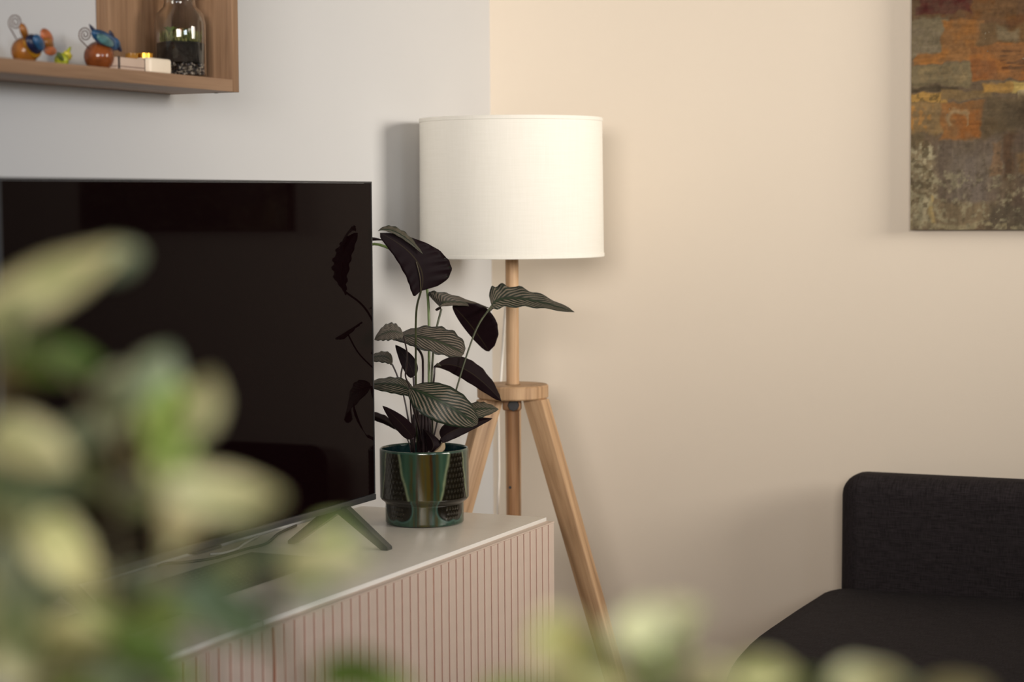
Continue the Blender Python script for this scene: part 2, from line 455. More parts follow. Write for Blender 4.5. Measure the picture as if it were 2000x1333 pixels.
# ------------------------------------------------------------------ painting
def vnoise(X, Y, seed):
    r = np.random.default_rng(seed); G = r.random((256, 256))
    xi = np.floor(X).astype(int); yi = np.floor(Y).astype(int); fx = X-xi; fy = Y-yi
    fx = fx*fx*(3-2*fx); fy = fy*fy*(3-2*fy)
    g = lambda a, b: G[a % 256, b % 256]
    return (g(xi, yi)*(1-fx)*(1-fy)+g(xi+1, yi)*fx*(1-fy)+g(xi, yi+1)*(1-fx)*fy+g(xi+1, yi+1)*fx*fy)
def fbm(X, Y, seed, o=4):
    s = 0; a = .5; t = 0
    for k in range(o): s = s+a*vnoise(X*2**k, Y*2**k, seed+k); t += a; a *= .55
    return s/t
def srgb(r, g_, b): return np.array([((c/255)/12.92 if c/255 <= .04045 else ((c/255+.055)/1.055)**2.4) for c in (r, g_, b)])
pw, ph = .66, .92; px0, pz0 = 1.072, 1.268
pt = thing('abstract_painting', 'abstract canvas painting in ochre, red and grey on the beige wall', 'painting', (px0+pw/2, -.03, pz0))
nx, nz = 250, 350
gx, gz = np.meshgrid(np.linspace(0, pw, nx), np.linspace(0, ph, nz))
# u, v in photograph-like units over the visible strip: u 0..220 across, v 450 (bottom) .. 0 upwards
U = gx/.001175; V = 450-gz/.001165
wx = U+26*(fbm(gx*22, gz*22, 11)-.5); wy = V+34*(fbm(gx*18, gz*18, 21)-.5)
C3 = np.zeros(U.shape+(3,)); C3[:] = srgb(118, 92, 72)
def paint(mask, c, amt=1.0):
    m_ = np.clip(mask, 0, 1)[..., None]*amt
    C3[:] = C3*(1-m_)+srgb(*c)*m_
def rect(x0, x1, y0, y1, soft=5, streak=0, seed=3, thr=.0, sx=1, sy=1):
    d = np.minimum(np.minimum(wx-x0, x1-wx), np.minimum(wy-y0, y1-wy))
    m_ = np.clip(d/soft+.5, 0, 1)
    if streak:
        n = fbm(gx*90*sx, gz*90*sy, seed); m_ = m_*np.clip((n-thr)*6+.5, 0, 1)**streak
    return m_
big = 9999
paint(rect(-50, big, -big, 60), (112, 68, 34)); paint(rect(-50, 60, -big, 45), (104, 70, 42))
paint(rect(18, 118, -60, 36, 3), (92, 28, 20)); paint(rect(10, 55, 18, 34, 3), (84, 24, 18)); paint(rect(60, 170, -big, -70, 4), (96, 34, 20))
paint(rect(118, 200, -20, 45, 8), (122, 74, 28)); paint(rect(-10, 70, 42, 108, 6), (128, 108, 84)); paint(rect(0, 60, 60, 110, 6, 1, 5, .45), (140, 118, 96))
paint(rect(62, 140, 46, 110, 4), (156, 96, 34)); paint(rect(130, big, 55, 100, 7), (124, 86, 48)); paint(rect(160, 205, 60, 90, 7), (138, 112, 84))
paint(rect(12, big, 100, 122, 3), (170, 104, 34)); paint(rect(120, big, 96, 162, 3), (164, 96, 30)); paint(rect(170, big, 110, 150, 4, 1, 8, .5, .3, 2), (118, 66, 24))
paint(rect(-5, 118, 124, 170, 4), (134, 112, 82)); paint(rect(20, 110, 128, 165, 6, 1, 9, .5), (150, 122, 86)); paint(rect(118, 160, 122, 158, 4), (150, 86, 34))
paint(rect(-10, 100, 172, 181, 3), (84, 66, 48))
paint(rect(-10, 75, 184, 206, 3), (188, 136, 58)); paint(rect(60, 150, 178, 200, 4), (140, 106, 66)); paint(rect(140, 215, 168, 182, 3), (190, 134, 48)); paint(rect(195, big, 166, 184, 3), (206, 166, 84))
paint(rect(205, big, 184, 196, 3), (190, 160, 120)); paint(rect(-10, 60, 184, 212, 3, 2, 31, .52, 1.5, 1.5), (96, 76, 44), .7)
paint(rect(-10, 62, 206, 262, 6), (146, 110, 68)); paint(rect(-10, 40, 212, 262, 5, 2, 13, .5), (186, 124, 46)); paint(rect(60, 140, 206, 272, 4), (156, 98, 42))
paint(rect(84, 138, 226, 268, 4), (166, 96, 28)); paint(rect(140, big, 192, 275, 12), (104, 80, 56)); paint(rect(180, big, 205, 265, 14), (84, 64, 46))
rr_ = np.hypot((wx-92), (wy-240)*1.0); paint(np.clip(1-np.abs(rr_-20)/5, 0, 1)*(wy < 246)*(wx < 112), (182, 148, 108), .75)
paint(rect(-10, 30, 262, 296, 6), (112, 88, 60)); paint(rect(-10, 56, 290, 452, 10), (142, 118, 92)); paint(rect(-10, 60, 280, 452, 8, 2, 17, .52), (176, 156, 128)); paint(rect(-10, 58, 270, 452, 6, 2, 19, .56), (92, 74, 52), .8)
paint(rect(50, 180, 275, 410, 16), (118, 96, 84)); paint(rect(80, 150, 300, 400, 18), (126, 106, 98)); paint(rect(150, 172, 285, 350, 4), (138, 102, 76))
paint(rect(175, 200, 275, 360, 10), (100, 70, 50)); paint(rect(200, big, 262, 420, 12), (104, 80, 68)); paint(rect(205, big, 310, 345, 8), (130, 92, 52))
paint(rect(40, 170, 395, 440, 12), (138, 112, 86)); paint(rect(150, big, 400, 452, 14), (100, 82, 68)); paint(rect(36, 44, 385, 435, 3), (186, 152, 98)); paint(rect(-10, big, 436, 446, 4, 1, 23, .45), (164, 142, 110))
paint(rect(-10, big, 330, 452, 10, 2, 27, .60), (176, 158, 128), .6); paint(rect(60, big, 300, 452, 10, 2, 29, .62), (80, 64, 50), .5)
# upper part of the canvas, above the frame of the picture
paint(rect(-20, big, -big, -150, 20), (122, 92, 58)); paint(rect(40, 300, -300, -190, 20), (150, 100, 46)); paint(rect(260, 520, -250, 300, 30), (112, 88, 64), .6)
fine = fbm(gx*160, gz*160, 41, 3); wv = fbm(gx*60, gz*420, 43, 2)
st_h = fbm(gx*14, gz*130, 91, 3); st_v = fbm(gx*120, gz*10, 92, 3); patch = fbm(gx*30, gz*30, 93, 4)
mk = np.clip((patch-.5)*5+.5, 0, 1)[..., None]*.30
C3[:] = C3*(1-mk)+srgb(116, 96, 76)*mk
low = np.clip((V-255)/40, 0, 1)
C3 *= (.70+.46*fine+.55*((st_h-.5)*(1-low)+(st_v-.5)*low)+.14*(wv-.5))[..., None]
C3 *= np.array([1.04, 1.16, 1.02])
C3 = np.clip(C3*.78*(.85+0*C3)+.15*.78*C3.mean(-1, keepdims=True), 0, 1)
relief = .0012*(fbm(gx*60, gz*60, 51)-.5)+.0008*(fine-.5)
verts = np.stack([gx-pw/2, -relief, gz], -1).reshape(-1, 3)
idx = np.arange(nx*nz).reshape(nz, nx)
quads = np.stack([idx[:-1, :-1], idx[:-1, 1:], idx[1:, 1:], idx[1:, :-1]], -1).reshape(-1, 4)
def grid_mesh(name, verts, quads, cols):
    me = bpy.data.meshes.new(name); me.from_pydata(verts.tolist(), [], quads.tolist())
    at = me.color_attributes.new('paint', 'FLOAT_COLOR', 'POINT')
    at.data.foreach_set('color', np.concatenate([cols.reshape(-1, 3), np.ones((cols.size//3, 1))], 1).astype(np.float32).ravel())
    me.polygons.foreach_set('use_smooth', [True]*len(me.polygons)); return me
def attr_mat(name, rough=.6, spec=.3, **kw):
    m = NT(name); a = m.new('Attribute'); a.attribute_name = 'paint'; m.l(a.outputs['Color'], m.b.inputs['Base Color']); m.set(rough=rough, spec=spec, **kw); return m
mp = attr_mat('oil_paint', .7, .2); n = mp.noise(mp.coord('Object'), 420, 3); mp.bump(n, .5, .0008)
link('painted_face', grid_mesh('painted_face', verts, quads, C3), mp.m, pt, T(px0+pw/2, -.0305, pz0))
box('canvas_frame', px0, px0+pw, -.0300, -.001, pz0, pz0+ph, plain('canvas_side', (.20, .155, .10), .9, .4, 60), pt, .001)

# ------------------------------------------------------------------ wall shelf
SZ0, SZ1, SY, SD = 1.5445, 1.567, -1.434, .150
sh = thing('wall_shelf', 'oak veneer wall shelf with open box end', 'shelf', (.075, -1.9, SZ0))
box('bottom_board', .0005, SD, -2.75, SY-.0222, SZ0, SZ1, M_oak, sh, .0006)
box('end_panel', .0005, SD, SY-.022, SY, SZ0, 1.93, M_oakz, sh, .0006)
box('back_panel', .0005, .0190, -1.665, SY-.0225, SZ1+.0002, 1.93, M_oakz, sh, .0006)
box('top_board', .0005, SD, -1.665, SY, 1.9305, 1.952, M_oak, sh, .0006)
lathe('screw_cap', [(0, 0), (.0035, 0), (.0035, .0012), (0, .0012)], M_black, sh, T(.108, SY-.012, SZ0-.0011), 12)

GZ = SZ1+.0005
M_orange = plain('glazed_orange', (.24, .085, .012), .25, .75, 30)
M_rust = plain('glazed_rust', (.17, .045, .011), .18, .75, 30)
M_blue = plain('glazed_blue', (.015, .07, .16), .3, .6, 40)
M_teal = plain('glazed_teal', (.06, .16, .17), .3, .5, 40)
M_dkb = plain('glazed_navy', (.008, .012, .04), .3, .4, 40)
M_red = plain('glazed_coral', (.36, .095, .028), .35, .5, 50)
M_lime = plain('glazed_lime', (.30, .32, .02), .25, .6, 60)
M_gold = plain('brushed_gold', (.80, .42, .05), .25, .05, metal=1)
M_wire = plain('brown_wire', (.10, .05, .035), .4, .1)
def ortho(X, sc=1.0):
    "frame of a figurine: local x along the shelf (towards the corner), z up, y away from the wall"
    return X
def part_blob(name, p0, p1, r, mat, parent, squash=1.0, power=1.0, fat=0):
    p0, p1 = Vector(p0), Vector(p1); ax = (p1-p0); L = ax.length/2; z = ax.normalized()
    x = Vector((1, 0, 0)); x = (x-z*x.dot(z)).normalized(); y = z.cross(x)
    Mx = Matrix((x, y, z)).transposed().to_4x4(); Mx.translation = (p0+p1)/2
    b = blob_bm(r*squash, r, L, 20, 12, power)
    if fat:
        for v in b.verts:
            k = 1-fat*(v.co.z/L); v.co.x *= k; v.co.y *= k
    return from_bm(name, b, mat, parent, Mx, True)
def S_(x, y, X=.085): return onx(x, y, X)
def spiral(cx, cy, r, x_end, y_end, X, parent, turns=2.25):
    pts = []
    n = 46
    for i in range(n+1):
        t = i/n; a = turns*2*PI*(1-t)+PI*.75; rr = r*(.16+.84*t)
        pts.append(S_(cx+rr*math.cos(a)*.95, cy+rr*math.sin(a)*1.12, X))
    pts.append(S_(x_end, y_end, X))
    tube('spiral_wire', pts, .0010, M_wire, parent, 6)
def stand_ball(name, cx, cy, rpx, X, mat, parent):
    c = S_(cx, cy, X); d = (c-CAM).dot(fw); r = rpx*d/F_PX
    c.z = GZ+r*.93
    b = blob_bm(r, r, r, 28, 18)
    for v in b.verts: v.co.z = max(v.co.z, -r*.93)
    return from_bm(name, b, mat, parent, Matrix.Translation(c), True)
# orange bird
X = .085
bd = thing('bird_figurine', 'orange and blue ceramic bird on a mottled orange ball with spiral wire', 'figurine', (X, -1.97, GZ), 'spiral wire bird figurines on the shelf')
stand_ball('ball', 49, 98, 27, X, M_orange, bd)
spiral(30, 44, 14.5, 32, 76, X-.01, bd)
part_blob('body', S_(52, 70, X+.02), S_(74, 112, X+.02), .0125, plain('glazed_ochre', (.42, .20, .012), .3, .3, 40), bd)
part_blob('tail', S_(41, 46, X+.02), S_(55, 84, X+.02), .0075, M_orange, bd, .6, 1, .25)
part_blob('wing', S_(52, 74, X+.03), S_(82, 98, X+.03), .0145, M_dkb, bd, .5)
part_blob('wing', S_(66, 70, X+.038), S_(86, 96, X+.038), .0105, M_blue, bd, .45)
part_blob('crest', S_(80, 60, X+.02), S_(103, 84, X+.02), .0115, M_red, bd, .35)
part_blob('head', S_(84, 78, X+.022), S_(104, 92, X+.022), .009, M_orange, bd, .6)
part_blob('beak', S_(86, 98, X+.024), S_(110, 100, X+.024), .008, M_red, bd, .5)
# small green bird
X = .09
bd = thing('small_bird_figurine', 'tiny yellow green ceramic bird between the two larger bird figurines', 'figurine', (X, -1.88, GZ))
stand_ball('body', 120, 111, 14.5, X, M_lime, bd)
part_blob('head', S_(127, 100, X+.004), S_(137, 116, X+.004), .0065, plain('glazed_yellow', (.48, .40, .03), .3, .5, 80), bd)
part_blob('tail', S_(131, 104, X), S_(139, 91, X), .0035, M_lime, bd, .6, 1, .4)
part_blob('wing', S_(111, 103, X+.012), S_(124, 118, X+.012), .005, plain('glazed_olive', (.06, .09, .015), .3, .4, 80), bd, .4)
part_blob('beak', S_(136, 106, X+.008), S_(141, 110, X+.008), .0015, M_orange, bd)
# blue bird
X = .085
bd = thing('bird_figurine', 'blue ceramic bird perched on a rust red ball with spiral wire, left of the box', 'figurine', (X, -1.77, GZ), 'spiral wire bird figurines on the shelf')
stand_ball('ball', 194, 112, 30, X, M_rust, bd)
spiral(166.5, 67.5, 13.5, 174, 95, X-.005, bd)
part_blob('body', S_(180, 62, X+.015), S_(232, 94, X+.015), .0125, M_blue, bd, .9)
part_blob('tail', S_(174, 47, X+.012), S_(196, 80, X+.012), .0055, M_dkb, bd, .6, 1, -.45)
part_blob('wing', S_(189, 70, X+.026), S_(222, 88, X+.026), .0085, M_teal, bd, .45)
part_blob('head', S_(216, 76, X+.018), S_(232, 92, X+.018), .009, M_blue, bd, .9)
part_blob('crest', S_(213, 60, X+.012), S_(224, 78, X+.012), .0048, M_dkb, bd, .5)
part_blob('beak', S_(224, 82, X+.02), S_(238, 101, X+.02), .0055, M_dkb, bd, .7, 1, .2)
tube('bird_leg', [S_(205, 90, X+.01), S_(203, 100, X+.004)], .0012, M_wire, bd, 6)
# wrapped box, candle, soap block
X = .115
wb = thing('wrapped_box', 'small pale pink box tied with two dark bands, under the gold tealight', 'box', (.10, -1.68, GZ))
y0b, y1b = S_(229, 130, X).y, S_(300, 130, X).y
z1b = S_(262, 114, X).z
box('carton', .070, X, y0b, y1b, GZ, z1b, plain('pale_pink_card', (.56, .42, .33), .6, .04), wb, .0015)
box('lid_line', .0692, X+.0006, y0b-.0005, y1b+.0005, GZ+.0072, GZ+.0086, plain('card_seam', (.16, .09, .07), .7, .1), wb, .0002, 1)
for xx in (232, 284):
    yb = S_(xx, 130, X).y
    box('band', .0688, X+.0012, yb-.0026, yb+.0026, GZ, z1b+.0008, plain('dark_ribbon', (.03, .018, .015), .7, .1), wb, .0003, 1)
cy = S_(282, 105, .095).y
tl = thing('tealight', 'gold tealight cup on the small pale pink box', 'candle', (.095, cy, z1b+.0009))
lathe('cup', [(0, 0), (.0135, 0), (.0145, .001), (.0150, .0115), (.0145, .012), (.0138, .011), (.0135, .008)], M_gold, tl, T(.095, cy, z1b+.0009), 32)
lathe('wax', [(0, .0085), (.0133, .0085), (.0133, .0095), (0, .0095)], plain('cream_wax', (.75, .62, .42), .5), tl, T(.095, cy, z1b+.0009), 24)
lathe('wick', [(0, .0095), (.0006, .0095), (.0005, .014), (0, .014)], M_cordb, tl, T(.095, cy, z1b+.0009), 8)
cy2 = S_(262, 108, .088).y
t2 = thing('tealight', 'dark amber tealight cup just left of the bright gold one', 'candle', (.088, cy2-.008, z1b+.0009))
lathe('cup', [(0, 0), (.0105, 0), (.011, .001), (.0115, .010), (.011, .0105), (.0105, .009)], plain('amber_glass', (.30, .14, .02), .2, .1), t2, T(.088, cy2-.008, z1b+.0009), 24)
y0s, y1s = S_(295, 130, .128).y, S_(337, 130, .128).y
bm = box_bm(-.019, .019, (y0s-y1s)/2, (y1s-y0s)/2, 0, S_(316, 114, .128).z-GZ, .005, 4)
meta(from_bm('soap_block', bm, plain('cream_block', (.88, .76, .60), .5, .02), None, T(.108, (y0s+y1s)/2, GZ), True, 60), 'cream block with rounded corners in front of the glass jar', 'block')
# terrarium jar
jc = S_(353, 120, .083); JR = .0462
jar = thing('terrarium_jar', 'clear glass terrarium jar with moss, dark soil and pebbles in the shelf box', 'terrarium', (.083, jc.y, GZ))
MJ = T(.083, jc.y, GZ)
th_ = .0022
outer = [(0, 0), (JR-.006, 0), (JR, .004), (JR, .100), (JR-.004, .116), (JR-.016, .128), (JR-.018, .136), (JR-.018, .150), (JR-.0165, .153)]
inner = [(r-th_ if r > .01 else 0, z+(th_ if z < .01 else 0)) for r, z in outer][::-1]
lathe('glass', outer+inner, M_glass, jar, MJ, 72, 60)
lathe('lid', [(0, .1535), (JR-.012, .1535), (JR-.012, .166), (JR-.014, .168), (0, .168)], M_oak, jar, MJ, 40)
ri = JR-th_-.0006
lathe('soil', [(0, .0275), (ri, .0275), (ri, .062), (ri*.7, .066), (ri*.3, .063), (0, .067)], M_soil, jar, MJ, 40, 60)
bm = bmesh.new()
for k in range(420):
    a = rng.random()*2*PI; r = ri*math.sqrt(rng.random()); rr = .0016+.0016*rng.random()
    r = min(r, ri-rr*1.2)
    if rng.random() < .6: r = ri-rr*1.2
    z = .0035+rr+rng.random()*(.0225-rr)
    q = bmesh.ops.create_icosphere(bm, subdivisions=1, radius=rr, matrix=T(r*math.cos(a), r*math.sin(a), z))
    mi = 0 if rng.random() < .45 else 1
    for v in q['verts']:
        for f in v.link_faces: f.material_index = mi
o = from_bm('pebble_layer', bm, [plain('pale_pebble', (.45, .38, .31), .6, .3, 90), plain('dark_pebble', (.05, .045, .05), .6, .3, 90)], jar, MJ, True); o['kind'] = 'stuff'
bm = bmesh.new()
for k in range(420):
    a = rng.random()*2*PI; r = (ri-.006)*math.sqrt(rng.random()); z = .063
    h = .008+.020*rng.random(); dx = (rng.random()-.5)*.010; dy = (rng.random()-.5)*.010; wd = .0012+.001*rng.random()
    p = Vector((r*math.cos(a), r*math.sin(a), z)); q = p+Vector((dx, dy, h)); s = Vector((-math.sin(a+k), math.cos(a+k), 0))*wd
    m_ = p.lerp(q, .5)
    if math.hypot(q.x, q.y) > ri-.001: continue
    vs = [bm.verts.new(v) for v in (p, m_+s, q, m_-s)]
    f = bm.faces.new(vs); f.material_index = int(rng.random() < .5)
o = from_bm('moss', bm, [plain('moss_green', (.17, .19, .05), .8, .4, 80), plain('moss_yellow', (.34, .31, .10), .8, .4, 80)], jar, MJ); o['kind'] = 'stuff'
for (dx, dy, s) in ((-.006, -.022, 1), (.018, -.002, .7), (.0, .018, .9)):
    bm = bmesh.new()
    for k in range(7):
        a = k*2*PI/7+dx*90; p = Vector((0, 0, .0)); e = Vector((math.cos(a)*.014*s, math.sin(a)*.014*s, .012*s)); sd = Vector((-math.sin(a), math.cos(a), 0))*.004*s
        vs = [bm.verts.new(v) for v in (p, e*.55+sd+Vector((0, 0, .003)), e, e*.55-sd+Vector((0, 0, .003)))]; bm.faces.new(vs)
    tube_bm([Vector((0, 0, -.016)), Vector((0, 0, 0))], .0008, 5, bm)
    from_bm('seedling', bm, plain('seedling_green', (.20, .27, .06), .5, .3, 60), jar, MJ @ T(dx, dy, .080), True)
part_blob('amber_stone', (.083+.012, jc.y-.024, GZ+.083), (.083+.012, jc.y-.010, GZ+.086), .0045, plain('amber_stone', (.36, .15, .04), .4), jar)
part_blob('pale_stone', (.083+.022, jc.y-.008, GZ+.087), (.083+.022, jc.y+.006, GZ+.083), .0045, plain('pale_stone', (.60, .56, .48), .6), jar)

# ------------------------------------------------------------------ plant pot (calathea)
PX, PY = .262, -.913
PZ = CZ+.0008
plant = thing('potted_calathea', 'pinstripe calathea plant with striped and plum backed leaves in a glossy green pot', 'plant', (PX, PY, PZ))
def pot_profile():
    R1, R2 = .0925, .0815
    o = [(0.0, .0), (R2-.004, 0), (R2-.001, .0015), (R2, .004)]
    for k in range(1, 17): o.append((R2, .004+k*(.0435-.004)/16))
    o += [(R2+.001, .0450), (R2+.0085, .0505), (R1, .0545)]
    for k in range(1, 33): o.append((R1, .0545+k*(.1535-.0545)/32))
    o += [(R1-.0008, .1555), (R1-.0025, .1565), (R1-.004, .1555), (R1-.0045, .152)]
    o += [(R1-.005, .13), (R1-.005, .08), (R1-.006, .06)]
    return o
prof = pot_profile(); NA = 288
th = np.linspace(0, 2*PI, NA, endpoint=False)
base_ang = math.atan2(CAM.y-PY, CAM.x-PX)
PR = np.array(prof)
TH, RR = np.meshgrid(th, PR[:, 0]); _, ZZ = np.meshgrid(th, PR[:, 1])
per = 2*PI/4
rel = (TH-base_ang+PI*4+per/2) % per-per/2         # 0 at the middle of a green panel
rel = rel+np.radians(5)*(fbm(TH*5, ZZ*28, 67, 3)-.5)
ar = np.abs(rel)
up = ZZ > .0545
zz = np.where(up, (ZZ-.0545)/.099, (ZZ-.004)/.0395).clip(0, 1)
lim = np.where(up, np.radians(20+13.5*zz**.8), np.radians(10+ 0*zz)+np.radians(30)*np.abs(zz*1.0-0.0)**.0*0+np.radians(16)*(1-np.abs(zz-.65))**1.0)
# lower tier: dark pocket is round-bottomed
low_dark = (((ar-np.radians(36))/np.radians(19))**2+((zz-.85)/.72)**2) < 1
lowd = np.clip((1-(((ar-np.radians(36))/np.radians(19))**2+((zz-.85)/.72)**2))*6+.5, 0, 1)
upd = np.clip((ar-lim)/np.radians(1.6)+.5, 0, 1)
dark = np.where(up, upd, lowd)
ridge = np.exp(-((ar-lim)/np.radians(1.5))**2)*up
ridge_low = np.exp(-(((((ar-np.radians(36))/np.radians(19))**2+((zz-.85)/.72)**2)-1)/.14)**2)*(~up)
nz1 = fbm(TH*14, ZZ*9, 61, 4); nz2 = fbm(TH*30+5, ZZ*6, 71, 3); nz3 = fbm(TH*40, ZZ*200, 81, 3)
green = np.zeros(TH.shape+(3,)); green[:] = np.array([.030, .085, .062])
def mixc(c, m_):
    m_ = np.clip(m_, 0, 1)[..., None]; green[:] = green*(1-m_)+np.array(c)*m_
mixc([.016, .050, .050], (nz1-.5)*4)
mixc([.085, .066, .010], np.exp(-((ar-np.radians(3))/np.radians(5))**2)*(.55+.9*nz2)*np.where(up, 1, .8))
mixc([.055, .020, .003], np.exp(-((ar-np.radians(8.5))/np.radians(2.0))**2)*np.clip(nz2*1.8-.1, 0, 1))
mixc([.075, .060, .010], np.exp(-((ar-np.radians(17))/np.radians(2.8))**2)*np.clip((nz1-.35)*3, 0, 1)*.8)
mixc([.060, .130, .095], np.exp(-((ar-np.radians(23))/np.radians(3))**2)*.6)
darkc = np.array([.007, .0065, .004])+np.array([.012, .006, .0])*nz3[..., None]
green[:] *= np.array([.68, .60, .50])
green[:] = green*(1-dark[..., None])+darkc*.45*dark[..., None]
mixc([.20, .23, .13], ridge*.75); mixc([.05, .11, .09], ridge_low*.7)
rim = ZZ > .1525; mixc([.035, .075, .055], rim*.8)
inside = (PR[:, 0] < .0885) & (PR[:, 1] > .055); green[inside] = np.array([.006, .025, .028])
# raised beads on the dark panels
RRd = RR.copy()
ba = per/2
for kk in range(4):
    for ia in range(-3, 4):
        for iz in range(9):
            ca = kk*per+ba+ia*np.radians(5.2)+(iz % 2)*np.radians(2.6)
            for cz in ((.062+iz*.0108,) if iz < 9 else ()):
                da = (TH-base_ang-ca+PI*5) % (2*PI)-PI
                d2 = (da*.0925/.0020)**2+((ZZ-cz)/.0022)**2
                bm_ = np.exp(-d2)*dark*up; RRd += .0011*bm_; mixc([.055, .05, .035], bm_*.6)
            if iz < 3 and abs(ia) < 3:
                cz = .018+iz*.0095; da = (TH-base_ang-ca+PI*5) % (2*PI)-PI
                d2 = (da*.0815/.0020)**2+((ZZ-cz)/.0022)**2
                bm_ = np.exp(-d2)*dark*(~up); RRd += .0010*bm_; mixc([.055, .05, .035], bm_*.6)
RRd += .0004*(ridge+ridge_low)*(PR[:, 1] > .003)[:, None]
vx = np.stack([RRd*np.cos(TH), RRd*np.sin(TH), ZZ], -1).reshape(-1, 3)
ii = np.arange(len(prof)*NA).reshape(len(prof), NA); jj = np.roll(ii, -1, axis=1)
qd = np.stack([ii[:-1], jj[:-1], jj[1:], ii[1:]], -1).reshape(-1, 4)
mg = attr_mat('green_glaze', .16, .5, coat=.25, coatr=.12)
link('pot', grid_mesh('pot', vx, qd, green), mg.m, plant, T(PX, PY, PZ))
lathe('potting_soil', [(0, .122), (.05, .120), (.0868, .118)], M_soil, plant, T(PX, PY, PZ), 40)

# leaf material: dark green with thin pink-cream stripes curving from the midrib
def stripe_mat(name, dark=(.0075, .014, .007), line=(.34, .26, .20), n=11):
    m = NT(name); uv = m.new('UVMap'); sp = m.new('SeparateXYZ'); m.l(uv.outputs[0], sp.inputs[0])
    s, t = sp.outputs[0], sp.outputs[1]
    at = m.math('ABSOLUTE', m.math('SUBTRACT', m.math('MULTIPLY', t, 2), 1))
    nn = m.noise(m.coord('Object'), 35, 2)
    side = m.math('MULTIPLY', m.math('GREATER_THAN', t, .5), .37)
    f = m.math('MULTIPLY', m.math('SUBTRACT', s, m.math('MULTIPLY', m.math('POWER', at, 1.2), .40)), n)
    f = m.math('ADD', m.math('ADD', f, side), m.math('MULTIPLY', nn, .5))
    fr1 = m.math('ABSOLUTE', m.math('SUBTRACT', m.math('FRACT', f), .5))
    # a pair of thin lines per period, at +-.13
    ln = m.math('ABSOLUTE', m.math('SUBTRACT', fr1, .13))
    ln = m.math('SUBTRACT', 1, m.math('MULTIPLY', ln, 14)); ln = m.new('Math', operation='MAXIMUM'); 
    pair = m.math('SUBTRACT', 1, m.math('MULTIPLY', m.math('ABSOLUTE', m.math('SUBTRACT', fr1, .12)), 14))
    m.l(pair, ln.inputs[0]); ln.inputs[1].default_value = 0
    k1 = m.math('MULTIPLY', ln.outputs[0], 1.6); k1 = m.math('MINIMUM', k1, 1)
    edge = m.math('MINIMUM', m.math('MULTIPLY', m.math('MAXIMUM', m.math('SUBTRACT', .93, at), 0), 8), 1)
    mid = m.math('MINIMUM', m.math('MULTIPLY', m.math('MAXIMUM', m.math('SUBTRACT', at, .07), 0), 8), 1)
    k = m.math('MULTIPLY', m.math('MULTIPLY', k1, edge), mid)
    k = m.math('MULTIPLY', k, m.math('ADD', .45, m.math('MULTIPLY', m.noise(m.coord('Object'), 60, 2), .9)))
    vein = m.math('LESS_THAN', at, .03)
    c = m.mix(m.noise(m.coord('Object'), 50, 3), tuple(x*.7 for x in dark), tuple(x*1.5 for x in dark))
    c = m.mix(k, c, line); c = m.mix(vein, c, (.018, .034, .011))
    m.base(c); m.set(rough=.45, spec=.25); m.bump(fr1, .35, .0012)
    return m.m
def under_mat(name, c=(.0060, .0016, .0028)):
    m = NT(name); uv = m.new('UVMap'); sp = m.new('SeparateXYZ'); m.l(uv.outputs[0], sp.inputs[0])
    s, t = sp.outputs[0], sp.outputs[1]
    at = m.math('ABSOLUTE', m.math('SUBTRACT', m.math('MULTIPLY', t, 2), 1))
    f = m.math('FRACT', m.math('MULTIPLY', m.math('SUBTRACT', s, m.math('MULTIPLY', at, .4)), 14))
    c1 = m.mix(m.noise(m.coord('Object'), 40, 3), tuple(x*.7 for x in c), tuple(x*1.5 for x in c))
    c1 = m.mix(m.math('LESS_THAN', at, .03), c1, (.022, .015, .008))
    m.base(c1); m.set(rough=.6, spec=.12); m.bump(f, .3, .0008); return m.m
M_str = stripe_mat('pinstripe_leaf'); M_str2 = stripe_mat('pinstripe_leaf_pale', (.015, .016, .011), (.32, .245, .20), 12)
M_und = under_mat('plum_leaf_back')

